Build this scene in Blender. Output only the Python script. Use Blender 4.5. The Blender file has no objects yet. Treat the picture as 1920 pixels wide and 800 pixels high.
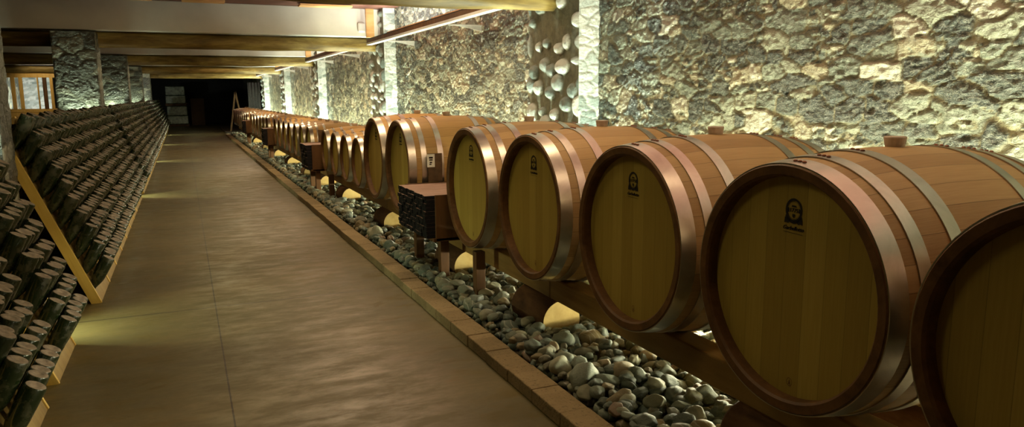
import bpy, bmesh, math, random
import numpy as np
from mathutils import Vector, Matrix
random.seed(7)
PI = math.pi
C = bpy.context.scene.collection
sc = bpy.context.scene
H = 1.52                                     # eye height

# ------------------------------------------------------------------ camera
F_PX, YAW, PITCH, ROLL = 1377.0, .417, .16, -.007
def basis():
    cy, sy = math.cos(YAW), math.sin(YAW); cp, sp = math.cos(PITCH), math.sin(PITCH)
    fwd = Vector((sy*cp, cy*cp, -sp)); right = Vector((cy, -sy, 0)); up = right.cross(fwd)
    cr, sr = math.cos(ROLL), math.sin(ROLL)
    return right*cr+up*sr, -right*sr+up*cr, fwd
CR, CU, CF = basis()
cam_d = bpy.data.cameras.new('camera'); cam = bpy.data.objects.new('camera', cam_d); C.objects.link(cam)
M = Matrix((CR, CU, -CF)).transposed().to_4x4(); M.translation = Vector((0, 0, H))
cam.matrix_world = M
cam_d.sensor_width = 36; cam_d.lens = F_PX/1920*36; cam_d.clip_start = .05; cam_d.clip_end = 200
sc.camera = cam
def in_frame(p, m=0.02):
    d = Vector(p)-Vector((0, 0, H)); z = d.dot(CF)
    if z < .1: return False
    x = .5+F_PX*d.dot(CR)/z/1920; y = .5-F_PX*d.dot(CU)/z/800
    return -m < x < 1+m and -m*2 < y < 1+m*2

# ------------------------------------------------------------------ helpers
def tag(o, label=None, cat=None, group=None, kind=None):
    if label: o['label'] = label
    if cat: o['category'] = cat
    if group: o['group'] = group
    if kind: o['kind'] = kind
    return o
def empty(name, loc=(0, 0, 0), rz=0, parent=None):
    o = bpy.data.objects.new(name, None); o.empty_display_size = .1; C.objects.link(o)
    o.location = loc; o.rotation_euler = (0, 0, rz); o.parent = parent
    return o
def link_mesh(name, me, mats, parent=None, smooth=False):
    o = bpy.data.objects.new(name, me); C.objects.link(o)
    for m in (mats if isinstance(mats, (list, tuple)) else [mats]): me.materials.append(m)
    if smooth: me.polygons.foreach_set('use_smooth', [True]*len(me.polygons))
    o.parent = parent
    return o
def dup(o, parent=None):
    c = o.copy(); C.objects.link(c); c.parent = parent
    for ch in list(o.children): dup(ch, c)
    return c
class MB:
    """collects vertices and faces of one mesh"""
    def __init__(s): s.v = []; s.f = []; s.m = []; s.uv = []
    def box(s, x0, y0, z0, x1, y1, z1, mi=0, T=None):
        n = len(s.v)
        p = [(x, y, z) for z in (z0, z1) for x, y in ((x0, y0), (x1, y0), (x1, y1), (x0, y1))]
        if T is not None: p = [tuple(T @ Vector(q)) for q in p]
        s.v += p
        for f in ((0, 3, 2, 1), (4, 5, 6, 7), (0, 1, 5, 4), (1, 2, 6, 5), (2, 3, 7, 6), (3, 0, 4, 7)):
            s.f.append(tuple(n+i for i in f)); s.m.append(mi)
        return s
    def lathe(s, prof, N=24, T=None, mi=0, caps=(True, True)):
        """profile [(r, h)] about local z, T maps to place"""
        n = len(s.v)
        for r, h in prof:
            for k in range(N):
                a = 2*PI*k/N; q = Vector((r*math.cos(a), r*math.sin(a), h))
                s.v.append(tuple(T @ q) if T is not None else tuple(q))
        for i in range(len(prof)-1):
            for k in range(N):
                a, b = n+i*N+k, n+i*N+(k+1) % N
                s.f.append((a, b, b+N, a+N)); s.m.append(mi)
        if caps[0]: s.f.append(tuple(n+k for k in range(N))[::-1]); s.m.append(mi)
        if caps[1]: s.f.append(tuple(n+(len(prof)-1)*N+k for k in range(N))); s.m.append(mi)
        return s
    def build(s, name, mats, parent=None, smooth=False, bevel=0, loc=None):
        me = bpy.data.meshes.new(name); me.from_pydata(s.v, [], s.f)
        me.polygons.foreach_set('material_index', s.m)
        me.update()
        o = link_mesh(name, me, mats, parent, smooth)
        if bevel:
            b = o.modifiers.new('bevel', 'BEVEL'); b.width = bevel; b.segments = 2; b.limit_method = 'ANGLE'
        if loc is not None: o.location = loc
        return o
AX_X = Matrix(((0, 0, 1, 0), (1, 0, 0, 0), (0, 1, 0, 0), (0, 0, 0, 1)))     # local z -> world x
AX_Y = Matrix(((0, 1, 0, 0), (0, 0, 1, 0), (1, 0, 0, 0), (0, 0, 0, 1)))     # local z -> world y

# ------------------------------------------------------------------ materials
def new_mat(name):
    m = bpy.data.materials.new(name); m.use_nodes = True
    nt = m.node_tree; b = nt.nodes['Principled BSDF']
    return m, nt, b
class N:
    def __init__(s, nt): s.nt = nt
    def n(s, t, **k):
        x = s.nt.nodes.new('ShaderNode'+t)
        for a, v in k.items(): setattr(x, a, v)
        return x
    def l(s, a, b): s.nt.links.new(a, b)
    def val(s, sock, v):
        if isinstance(v, bpy.types.NodeSocket): s.l(v, sock)
        else: sock.default_value = v
    def math(s, op, a, b=0., c=0.):
        x = s.n('Math', operation=op); s.val(x.inputs[0], a); s.val(x.inputs[1], b); s.val(x.inputs[2], c); return x.outputs[0]
    def noise(s, vec, scale, detail=4, rough=.55, dist=0):
        x = s.n('TexNoise'); s.l(vec, x.inputs['Vector']); x.inputs['Scale'].default_value = scale
        x.inputs['Detail'].default_value = detail; x.inputs['Roughness'].default_value = rough; x.inputs['Distortion'].default_value = dist
        return x.outputs['Fac']
    def mapv(s, vec, scale=(1, 1, 1), loc=(0, 0, 0)):
        x = s.n('Mapping'); s.l(vec, x.inputs['Vector']); x.inputs['Scale'].default_value = scale
        s.val(x.inputs['Location'], loc); return x.outputs[0]
    def ramp(s, fac, stops, interp='LINEAR'):
        x = s.n('ValToRGB'); x.color_ramp.interpolation = interp; s.val(x.inputs[0], fac)
        el = x.color_ramp.elements
        while len(el) < len(stops): el.new(.5)
        for e, (p, c) in zip(el, stops): e.position = p; e.color = (*c, 1) if len(c) == 3 else c
        return x.outputs[0]
    def mix(s, f, a, b, mode='MIX'):
        x = s.n('Mix', data_type='RGBA', blend_type=mode); s.val(x.inputs[0], f)
        for so, v in ((x.inputs[6], a), (x.inputs[7], b)):
            if isinstance(v, bpy.types.NodeSocket): s.l(v, so)
            else: so.default_value = (*v, 1)
        return x.outputs[2]
    def bump(s, b, h, strength=.5, dist=.01):
        x = s.n('Bump'); s.l(h, x.inputs['Height']); x.inputs['Strength'].default_value = strength; x.inputs['Distance'].default_value = dist
        s.l(x.outputs[0], b.inputs['Normal'])
    def obj(s): return s.n('TexCoord').outputs['Object']
    def sep(s, v):
        x = s.n('SeparateXYZ'); s.l(v, x.inputs[0]); return x.outputs
    def comb(s, x, y, z):
        c = s.n('CombineXYZ')
        for i, v in enumerate((x, y, z)): s.val(c.inputs[i], v)
        return c.outputs[0]
    def rnd(s): return s.n('ObjectInfo').outputs['Random']
    def offs(s, v, k=37.):
        a = s.n('VectorMath', operation='ADD'); s.l(v, a.inputs[0]); r = s.math('MULTIPLY', s.rnd(), k); s.l(s.comb(r, r, r), a.inputs[1]); return a.outputs[0]

def wood(name, c1, c2, c3, grain=(1, 1, 1), rough=.6, scale=6., bump=.3, spec=.3, knots=False):
    m, nt, b = new_mat(name); g = N(nt)
    v = g.offs(g.obj()); w = g.mapv(v, grain)
    n1 = g.noise(w, scale, 6, .6, .6); n2 = g.noise(w, scale*5, 3)
    f = g.math('ADD', g.math('MULTIPLY', n1, .75), g.math('MULTIPLY', n2, .25))
    col = g.ramp(f, [(.3, c1), (.5, c2), (.7, c3)])
    if knots:
        vo = g.n('TexVoronoi'); g.l(g.mapv(v, tuple(x*.8 for x in grain)), vo.inputs['Vector']); vo.inputs['Scale'].default_value = 1.7
        col = g.mix(g.ramp(vo.outputs['Distance'], [(.0, (1, 1, 1)), (.12, (0, 0, 0))]), col, tuple(x*.25 for x in c1))
    g.l(col, b.inputs['Base Color']); b.inputs['Roughness'].default_value = rough; b.inputs['Specular IOR Level'].default_value = spec
    g.bump(b, f, bump, .01)
    return m
def flat(name, c, rough=.6, metal=0., spec=.4, nscale=20, amt=.25, bump=.1):
    m, nt, b = new_mat(name); g = N(nt); v = g.offs(g.obj())
    n1 = g.noise(v, nscale, 5)
    g.l(g.mix(g.ramp(n1, [(.3, (0, 0, 0)), (.7, (1, 1, 1))]), tuple(x*(1-amt) for x in c), tuple(min(1, x*(1+amt)) for x in c)), b.inputs['Base Color'])
    b.inputs['Roughness'].default_value = rough; b.inputs['Metallic'].default_value = metal; b.inputs['Specular IOR Level'].default_value = spec
    g.bump(b, n1, bump, .01)
    return m
def stave_mat(name, base, dark, light, planks):
    """oak staves: uv.x runs round the barrel, uv.y along it"""
    m, nt, b = new_mat(name); g = N(nt)
    uv = g.n('TexCoord').outputs['UV']; s = g.sep(uv)
    u = g.math('MULTIPLY', s[0], planks); r = g.rnd()
    wn = g.n('TexWhiteNoise', noise_dimensions='2D'); g.l(g.comb(g.math('FLOOR', u), g.math('MULTIPLY', r, 91.), 0.), wn.inputs['Vector'])
    fr = g.math('ABSOLUTE', g.math('SUBTRACT', g.math('FRACT', u), .5))
    seam = g.ramp(fr, [(.478, (0, 0, 0)), (.492, (1, 1, 1))])
    gr = g.noise(g.comb(g.math('MULTIPLY', u, 5.), g.math('MULTIPLY', s[1], 2.2), g.math('MULTIPLY', r, 50.)), 3., 6, .65, .4)
    f = g.math('ADD', g.math('MULTIPLY', gr, .6), g.math('MULTIPLY', wn.outputs['Value'], .4))
    col = g.ramp(f, [(.25, dark), (.5, base), (.8, light)])
    col = g.mix(g.math('MULTIPLY', seam, .55), col, tuple(x*.3 for x in dark))
    g.l(col, b.inputs['Base Color']); b.inputs['Roughness'].default_value = .5; b.inputs['Specular IOR Level'].default_value = .3
    g.bump(b, g.math('SUBTRACT', g.math('MULTIPLY', gr, .2), g.math('MULTIPLY', seam, .5)), .25, .006)
    return m
def head_mat(name, base, dark, light, w=.088):
    m, nt, b = new_mat(name); g = N(nt)
    s = g.sep(g.obj()); r = g.rnd()
    u = g.math('ADD', g.math('DIVIDE', s[1], w), g.math('MULTIPLY', r, 13.))
    wn = g.n('TexWhiteNoise', noise_dimensions='2D'); g.l(g.comb(g.math('FLOOR', u), g.math('MULTIPLY', r, 71.), 0.), wn.inputs['Vector'])
    fr = g.math('ABSOLUTE', g.math('SUBTRACT', g.math('FRACT', u), .5))
    seam = g.ramp(fr, [(.48, (0, 0, 0)), (.495, (1, 1, 1))])
    gr = g.noise(g.comb(g.math('MULTIPLY', u, 4.), g.math('MULTIPLY', s[2], 1.5), g.math('MULTIPLY', r, 50.)), 3., 6, .6, .3)
    f = g.math('ADD', g.math('MULTIPLY', gr, .55), g.math('MULTIPLY', wn.outputs['Value'], .45))
    col = g.ramp(f, [(.2, dark), (.5, base), (.85, light)])
    col = g.mix(g.math('MULTIPLY', seam, .45), col, tuple(x*.35 for x in dark))
    g.l(col, b.inputs['Base Color']); b.inputs['Roughness'].default_value = .55; b.inputs['Specular IOR Level'].default_value = .3
    g.bump(b, g.math('SUBTRACT', g.math('MULTIPLY', gr, .2), g.math('MULTIPLY', seam, .4)), .2, .005)
    return m
def stone_wall_mat(name, mort, palette, rough=.42, bump=.7, veins=.5, interp='LINEAR'):
    m, nt, b = new_mat(name); g = N(nt)
    a1 = g.n('Attribute', attribute_name='sid').outputs['Fac']; a2 = g.n('Attribute', attribute_name='mortar').outputs['Fac']
    v = g.obj()
    big = g.noise(v, 5., 5, .65, 1.); fine = g.noise(v, 32., 5, .7, .8); wv = g.noise(g.mapv(v, (1, 1, 2.2)), 13., 6, .7, 2.)
    f = g.math('ADD', a1, g.math('MULTIPLY', g.math('SUBTRACT', big, .5), .10))
    col = g.ramp(f, palette, interp)
    col = g.mix(g.ramp(fine, [(.3, (.5, .5, .5)), (.46, (0, 0, 0))]), col, (.02, .028, .022))
    vein = g.ramp(g.math('ABSOLUTE', g.math('SUBTRACT', wv, .5)), [(.0, (veins, veins, veins)), (.022, (0, 0, 0))])
    col = g.mix(vein, col, (.55, .54, .45))
    mc = g.ramp(g.noise(v, 14., 6, .7), [(.3, tuple(x*.45 for x in mort)), (.65, mort)])
    col = g.mix(a2, col, mc)
    g.l(col, b.inputs['Base Color'])
    g.l(g.ramp(g.math('MAXIMUM', a2, g.math('MULTIPLY', big, .5)), [(0., (rough, )*3), (1., (.85, .85, .85))]), b.inputs['Roughness'])
    b.inputs['Specular IOR Level'].default_value = .8
    vo = g.n('TexVoronoi', feature='F1'); g.l(g.mapv(v, (1, 1, 1.4)), vo.inputs['Vector']); vo.inputs['Scale'].default_value = 26.; 
    rdg = g.math('ABSOLUTE', g.math('SUBTRACT', g.noise(g.mapv(v, (1, 1, 1.7)), 17., 5, .6, 1.2), .5))
    hgt = g.math('SUBTRACT', g.math('ADD', g.math('MULTIPLY', fine, .5), g.math('MULTIPLY', wv, .6)), g.math('MULTIPLY', rdg, 1.5)); hgt = g.math('ADD', hgt, g.math('MULTIPLY', vo.outputs['Distance'], .7))
    g.bump(b, hgt, bump, .016)
    return m

PAL_WALL = [(.0, (.010, .020, .017)), (.18, (.020, .034, .030)), (.32, (.050, .068, .057)), (.42, (.12, .145, .115)), (.56, (.19, .22, .17)), (.66, (.27, .29, .22)), (.80, (.34, .30, .20)), (.90, (.52, .51, .42))]
M_WALL = stone_wall_mat('rubble_stone', (.40, .37, .24), PAL_WALL, .24, 1., .55, 'CONSTANT')
M_PIL = stone_wall_mat('pale_quartz_stone', (.52, .56, .52), [(.05, (.18, .23, .22)), (.3, (.36, .42, .41)), (.6, (.52, .58, .57)), (.9, (.68, .72, .70))], .5, .4, .3)
M_COB = stone_wall_mat('cobbles_in_dark_mortar', (.17, .165, .105), [(.1, (.12, .16, .15)), (.4, (.3, .33, .31)), (.8, (.55, .56, .52))], .4, .35, .2)
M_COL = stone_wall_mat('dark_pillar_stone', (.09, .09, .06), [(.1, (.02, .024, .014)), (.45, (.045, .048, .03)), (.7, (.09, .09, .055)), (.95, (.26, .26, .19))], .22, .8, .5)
M_STAVE = stave_mat('oak_staves', (.37, .235, .10), (.285, .17, .068), (.46, .315, .145), 34)
M_STAVE2 = stave_mat('pale_and_lit_staves', (.42, .25, .08), (.32, .18, .055), (.52, .34, .13), 28)
M_HEAD = head_mat('oak_barrel_head', (.40, .285, .055), (.33, .225, .04), (.49, .36, .08))
M_CHIME = wood('stained_chime', (.06, .026, .008), (.12, .055, .017), (.19, .09, .028), (1, 1, 1), .5, 9., .3)
M_HOOP = None
def hoop_mat():
    m, nt, b = new_mat('galvanised_hoop'); g = N(nt); v = g.offs(g.obj())
    n1 = g.noise(v, 7., 6, .6, 1.2); n2 = g.noise(g.mapv(v, (40, 4, 4)), 4., 3)
    g.l(g.ramp(n1, [(.3, (.42, .40, .35)), (.7, (.56, .53, .47))]), b.inputs['Base Color'])
    b.inputs['Metallic'].default_value = 1.
    g.l(g.ramp(n1, [(.3, (.30,)*3), (.7, (.38,)*3)]), b.inputs['Roughness'])
    g.bump(b, n2, .05, .003)
    return m
M_HOOP = hoop_mat()
M_RIVET = flat('rusty_rivet', (.22, .09, .05), .5, .6)
M_BUNG = flat('silicone_bung', (.46, .37, .29), .5)
M_STAMP = flat('branded_ink', (.02, .014, .01), .8)
M_BEAMWOOD = wood('sawn_beam', (.16, .085, .022), (.26, .15, .04), (.36, .22, .07), (1, .12, 1), .6, 7., .4, .3, True)
M_LOG = wood('peeled_log', (.05, .03, .008), (.19, .125, .032), (.36, .27, .08), (.18, 1, 1), .55, 7., .6, .3, True)
M_LOGEND = wood('sawn_log_end', (.34, .23, .07), (.46, .33, .12), (.54, .41, .17), (1, 1, 1), .7, 5., .2)
M_BARK = wood('log_bark', (.05, .022, .008), (.10, .045, .016), (.16, .08, .03), (1, .3, 1), .8, 12., .5)
M_PINE = wood('yellow_pine', (.42, .27, .05), (.58, .39, .08), (.66, .47, .13), (1, 1, .12), .55, 9., .2, .3, True)
M_BOARD = wood('rack_board', (.16, .10, .025), (.26, .17, .045), (.36, .25, .075), (1, 1, .15), .6, 8., .3)
M_REDWOOD = wood('reddish_board', (.055, .024, .007), (.095, .042, .012), (.15, .07, .022), (1, 1, .2), .6, 8., .3)
M_ORANGE = wood('orange_plank', (.50, .26, .09), (.68, .38, .16), (.78, .48, .24), (.15, 1, 1), .6, 8., .2)
M_FRAME = wood('honey_frame', (.50, .28, .06), (.66, .40, .10), (.74, .48, .15), (1, 1, .15), .45, 8., .2)
M_WHITE = flat('white_render', (.62, .60, .55), .85, nscale=3, amt=.06)
M_CEIL = flat('dark_red_ceiling', (.13, .05, .035), .8, nscale=4)
M_METAL = flat('galvanised_channel', (.72, .74, .74), .4, .3, nscale=30, amt=.08)
M_SLATEND = flat('charred_slat', (.010, .0095, .011), .8, spec=.15, nscale=60)
M_SLAT = wood('dusty_slat', (.26, .15, .11), (.36, .22, .17), (.46, .30, .24), (.2, 1, 1), .6, 10., .2)
M_DARK = flat('black_plastic', (.012, .012, .014), .5)
M_PAPER = flat('white_paper', (.75, .76, .68), .7, nscale=4, amt=.03)
M_SOIL = flat('dark_soil', (.045, .032, .018), .95, nscale=40, amt=.5, bump=.6)
M_CARD = flat('dark_cardboard', (.09, .05, .02), .8)

def floor_mat():
    m, nt, b = new_mat('polished_concrete'); g = N(nt); v = g.obj()
    n1 = g.noise(g.mapv(v, (.7, 1.4, 1)), .9, 6, .6, .2); n2 = g.noise(g.mapv(v, (.8, 2.0, 1)), 3.4, 9, .72, .15); n3 = g.noise(v, 60., 3)
    f = g.math('ADD', g.math('MULTIPLY', n1, .55), g.math('MULTIPLY', n2, .45))
    col = g.ramp(f, [(.34, (.072, .058, .020)), (.5, (.11, .086, .033)), (.66, (.175, .132, .058))])
    s = g.sep(v)
    wob = g.math('MULTIPLY', g.math('SUBTRACT', g.noise(v, 12., 2), .5), .004)
    j1 = g.math('LESS_THAN', g.math('ABSOLUTE', g.math('ADD', g.math('SUBTRACT', s[0], .12), wob)), .0042)
    ym = g.math('ABSOLUTE', g.math('SUBTRACT', g.math('MODULO', g.math('ADD', g.math('ADD', s[1], wob), 8.475), 5.65), 2.825))
    j2 = g.math('LESS_THAN', ym, .007)
    j = g.math('MAXIMUM', j1, j2)
    col = g.mix(j, col, (.03, .02, .01))
    g.l(col, b.inputs['Base Color'])
    g.l(g.ramp(n2, [(.42, (.56,)*3), (.62, (.29,)*3)]), b.inputs['Roughness']); b.inputs['Specular IOR Level'].default_value = .45
    g.bump(b, g.math('SUBTRACT', g.math('ADD', g.math('MULTIPLY', n2, .5), g.math('MULTIPLY', n3, .08)), j), .035, .01)
    return m
M_FLOOR = floor_mat()
def kerb_mat():
    m, nt, b = new_mat('tufa_kerb'); g = N(nt); v = g.obj()
    n1 = g.noise(v, 6., 6, .7); n2 = g.noise(v, 55., 4, .7)
    wn = g.n('TexWhiteNoise', noise_dimensions='1D'); g.l(g.math('FLOOR', g.math('DIVIDE', g.sep(v)[1], .305)), wn.inputs['W'])
    f = g.math('ADD', g.math('MULTIPLY', n1, .6), g.math('MULTIPLY', wn.outputs['Value'], .35))
    col = g.ramp(f, [(.2, (.17, .12, .055)), (.5, (.26, .185, .09)), (.8, (.35, .26, .14))])
    col = g.mix(g.ramp(n2, [(.32, (.8,)*3), (.45, (0, 0, 0))]), col, (.07, .045, .02))
    g.l(col, b.inputs['Base Color']); b.inputs['Roughness'].default_value = .85
    g.bump(b, n2, .7, .012)
    return m
M_KERB = kerb_mat()
def pebble_mat():
    m, nt, b = new_mat('river_stone'); g = N(nt); v = g.offs(g.obj())
    isl = g.n('NewGeometry').outputs['Random Per Island']
    r = g.math('FRACT', g.math('ADD', isl, g.rnd()))
    n1 = g.noise(v, 9., 5, .6, 1.); n2 = g.noise(v, 60., 3, .6)
    col = g.ramp(r, [(0., (.04, .062, .055)), (.2, (.07, .10, .088)), (.38, (.11, .135, .10)), (.55, (.17, .165, .10)), (.7, (.20, .145, .065)), (.82, (.14, .13, .09)), (.93, (.28, .28, .19)), (.97, (.15, .08, .045))], 'CONSTANT')
    col = g.mix(g.ramp(n1, [(.35, (0, 0, 0)), (.75, (.5, .5, .5))]), col, (.22, .23, .16))
    w = g.n('TexWave', wave_type='BANDS'); g.l(v, w.inputs['Vector']); w.inputs['Scale'].default_value = 9.; w.inputs['Distortion'].default_value = 6.
    col = g.mix(g.ramp(w.outputs['Fac'], [(.9, (0, 0, 0)), (.98, (.35, .35, .35))]), col, (.5, .5, .45))
    g.l(col, b.inputs['Base Color']); b.inputs['Roughness'].default_value = .55; b.inputs['Specular IOR Level'].default_value = .35
    g.bump(b, g.math('ADD', g.math('MULTIPLY', n1, .8), g.math('MULTIPLY', n2, .2)), .5, .01)
    return m
M_PEB = pebble_mat()
def bottle_mat():
    m, nt, b = new_mat('dusty_green_glass'); g = N(nt); v = g.offs(g.obj())
    n1 = g.noise(v, 16., 5, .65); n2 = g.noise(v, 50., 3)
    dust = g.ramp(n1, [(.48, (0, 0, 0)), (.72, (.55, .55, .55))])
    col = g.mix(dust, (.012, .021, .007), (.12, .105, .055))
    g.l(col, b.inputs['Base Color']); g.l(g.ramp(n1, [(.4, (.12,)*3), (.7, (.5,)*3)]), b.inputs['Roughness'])
    b.inputs['Specular IOR Level'].default_value = .7
    g.bump(b, n2, .08, .004)
    return m
M_GLASS = bottle_mat()
M_BASE = flat('dusty_bottle_base', (.15, .115, .08), .6, nscale=45, amt=.5, bump=.3)
def emit(name, c, s):
    m, nt, b = new_mat(name); b.inputs['Base Color'].default_value = (*c, 1)
    b.inputs['Emission Color'].default_value = (*c, 1); b.inputs['Emission Strength'].default_value = s
    return m
M_DIFF = emit('lit_diffuser', (1., .97, .8), 5.)

# ------------------------------------------------------------------ numpy noise and stone relief
def hsh(i, j, k=0):
    i = np.asarray(i, dtype=np.int64); j = np.asarray(j, dtype=np.int64)
    x = (i*374761393 + j*668265263 + int(k)*1274126177) & 0xffffffff
    x = ((x ^ (x >> 13))*1274126177) & 0xffffffff; x = ((x ^ (x >> 16))*2246822519) & 0xffffffff
    x = x ^ (x >> 15)
    return (x & 0xffffff)/float(0xffffff)
def vno(x, y, k):
    i = np.floor(x); j = np.floor(y); fx = x-i; fy = y-j; fx = fx*fx*(3-2*fx); fy = fy*fy*(3-2*fy)
    i = i.astype(np.int64); j = j.astype(np.int64)
    return (hsh(i, j, k)*(1-fx)+hsh(i+1, j, k)*fx)*(1-fy)+(hsh(i, j+1, k)*(1-fx)+hsh(i+1, j+1, k)*fx)*fy
def fbm(x, y, k, o=4):
    a = 0; w = .5; t = 0
    for q in range(o): a = a+w*vno(x*2**q, y*2**q, k+q); t += w; w *= .5
    return a/t
def cells(U, V, cw, ch, k, p=4., jit=.75):
    i0 = np.floor(U/cw).astype(np.int64); j0 = np.floor(V/ch).astype(np.int64)
    F1 = np.full(U.shape, 9.); F2 = np.full(U.shape, 9.); ID = np.zeros(U.shape); DX = np.zeros(U.shape); DY = np.zeros(U.shape)
    for dj in range(-2, 3):
        for di in range(-2, 3):
            i = i0+di; j = j0+dj
            cx = (i+.5+.5*(j & 1)-.25+(hsh(i, j, k)-.5)*jit)*cw; cy = (j+.5+(hsh(i, j, k+1)-.5)*jit)*ch
            s = .62+.75*hsh(i, j, k+2); asp = .8+.5*hsh(i, j, k+4)
            dx = (U-cx)/cw/asp; dy = (V-cy)/ch*asp
            d = (np.abs(dx)**p+np.abs(dy)**p)**(1/p)/s
            m = d < F1
            F2 = np.where(m, F1, np.minimum(F2, d)); ID = np.where(m, hsh(i, j, k+3), ID)
            DX = np.where(m, dx, DX); DY = np.where(m, dy, DY); F1 = np.where(m, d, F1)
    return F1, F2, ID, DX, DY
def relief(kind, U, V, k):
    if kind == 'rubble':
        u = U+.022*(fbm(U*9, V*9, k+50, 4)-.5)*2; v = V+.020*(fbm(U*6+9, V*9, k+60, 4)-.5)*2
        F1, F2, ID, DX, DY = cells(u, v, .19, .105, k, 7., .85); g1 = F2-F1
        f1, f2, id2, dx2, dy2 = cells(u, v, .075, .04, k+20, 5.); g2 = f2-f1
        sub = np.modf(ID*17.3)[0] < .30
        gap = np.where(sub, np.minimum(g1, g2*.7), g1); sid = np.where(sub, id2, ID)
        DX = np.where(sub, dx2*.5, DX); DY = np.where(sub, dy2*.5, DY)
        e = np.clip((gap-.03)/.07, 0, 1); e = e*e*(3-2*e)
        tx = np.modf(sid*91.7)[0]-.5; ty = np.modf(sid*57.1)[0]-.5
        _, _, fi, fx, fy = cells(u+sid*3, v*1.0+sid*7, .055, .04, k+30, 2.)       # broken facets
        fa = (np.modf(fi*71.3)[0]-.5)*fx+(np.modf(fi*37.7)[0]-.5)*fy
        cr = 1-np.abs(fbm(U*16+sid*9, V*26, k+70, 4)-.5)*4
        h = e*(.003+.010*np.modf(sid*33.3)[0]+.012*tx*DX+.015*ty*DY+.016*fa+.007*cr)+.004*fbm(U*26, V*26, k+80, 3)
        return h, sid, 1-np.clip((gap-.02)/.05, 0, 1)
    if kind == 'pale':
        u = U+.04*(fbm(U*8, V*8, k+50, 3)-.5)*2; v = V+.03*(fbm(U*8+9, V*8, k+60, 3)-.5)*2
        F1, F2, ID, DX, DY = cells(u, v, .17, .10, k); g1 = F2-F1
        e = np.clip(g1/.2, 0, 1); e = e*e*(3-2*e)
        cr = 1-np.abs(fbm(U*16+ID*9, V*20, k+70, 3)-.5)*4
        h = e*(.004+.003*cr)+.002*fbm(U*30, V*30, k+80, 2)
        return h, ID, 1-np.clip((g1-.03)/.09, 0, 1)
    if kind == 'cobble':
        F1, F2, ID, DX, DY = cells(U+.02*fbm(U*6, V*6, k), V+.02*fbm(U*6, V*6, k+5), .215, .20, k, 2.2, .55)
        rr = .27+.17*np.modf(ID*9.7)[0]; keep = np.modf(ID*23.1)[0] > .10
        q = np.clip(1-(F1/rr)**2, 0, 1)*keep
        h = .055*np.sqrt(q)*(.8+.4*fbm(U*14, V*14, k+3, 3))+.012*(fbm(U*9, V*4, k+40, 4)-.5)+.004*fbm(U*40, V*40, k+9, 2)
        return h, ID, 1-np.clip(q*9, 0, 1)
    if kind == 'slab':
        u = U+.09*(fbm(U*4, V*4, k+50, 4)-.5)*2; v = V+.08*(fbm(U*4+9, V*4, k+60, 4)-.5)*2
        F1, F2, ID, DX, DY = cells(u, v, .27, .17, k); g1 = F2-F1
        e = np.clip(g1/.25, 0, 1); e = e*e*(3-2*e); tx = np.modf(ID*91.7)[0]-.5; ty = np.modf(ID*57.1)[0]-.5
        cr = 1-np.abs(fbm(U*9+ID*9, V*13, k+70, 4)-.5)*4
        h = e*(.003+.004*tx*DX+.010*ty*DY+.006*cr)+.003*fbm(U*30, V*30, k+80, 2)
        return h, ID, 1-np.clip((g1-.03)/.08, 0, 1)
class Panels:
    def __init__(s): s.V = []; s.F = []; s.S = []; s.R = []; s.MI = []; s.n = 0
    def add(s, kind, org, ud, vd, nd, W, Hh, res, k, mi=0, taper=.04):
        nu = max(2, int(W/res)+1); nv = max(2, int(Hh/res)+1)
        U, V = np.meshgrid(np.linspace(0, W, nu), np.linspace(0, Hh, nv), indexing='ij')
        h, sid, mo = relief(kind, U+k*13.7, V+k*5.3, k)
        P = np.array(org)[None, None, :]+U[..., None]*np.array(ud)+V[..., None]*np.array(vd)
        ed = np.clip(np.minimum(U, W-U)/taper, 0, 1) if taper else 1.
        P = P+(h*ed)[..., None]*np.array(nd)
        idx = np.arange(nu*nv).reshape(nu, nv)+s.n
        a, b, c, d = idx[:-1, :-1], idx[1:, :-1], idx[1:, 1:], idx[:-1, 1:]
        f = np.stack([a, b, c, d], -1).reshape(-1, 4)
        if np.dot(np.cross(ud, vd), nd) < 0: f = f[:, ::-1]
        s.V.append(P.reshape(-1, 3)); s.F.append(f); s.S.append(sid.ravel()); s.R.append(mo.ravel()); s.MI.append(np.full(len(f), mi)); s.n += nu*nv
        return s
    def quad(s, pts, mi=0):
        s.V.append(np.array(pts, float)); s.F.append(np.array([[0, 1, 2, 3]])+s.n); s.S.append(np.full(4, .5)); s.R.append(np.ones(4)); s.MI.append(np.array([mi])); s.n += 4
        return s
    def build(s, name, mats, parent=None):
        V = np.concatenate(s.V).astype(np.float32); F = np.concatenate(s.F).astype(np.int32)
        me = bpy.data.meshes.new(name); me.vertices.add(len(V)); me.vertices.foreach_set('co', V.ravel())
        me.loops.add(F.size); me.loops.foreach_set('vertex_index', F.ravel())
        me.polygons.add(len(F)); me.polygons.foreach_set('loop_start', np.arange(0, F.size, 4, dtype=np.int32))
        me.polygons.foreach_set('material_index', np.concatenate(s.MI).astype(np.int32))
        me.update(calc_edges=True)
        for nm, arr in (('sid', s.S), ('mortar', s.R)):
            at = me.attributes.new(nm, 'FLOAT', 'POINT'); at.data.foreach_set('value', np.concatenate(arr).astype(np.float32))
        o = link_mesh(name, me, mats, parent, True)
        me.validate()
        return o

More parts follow.
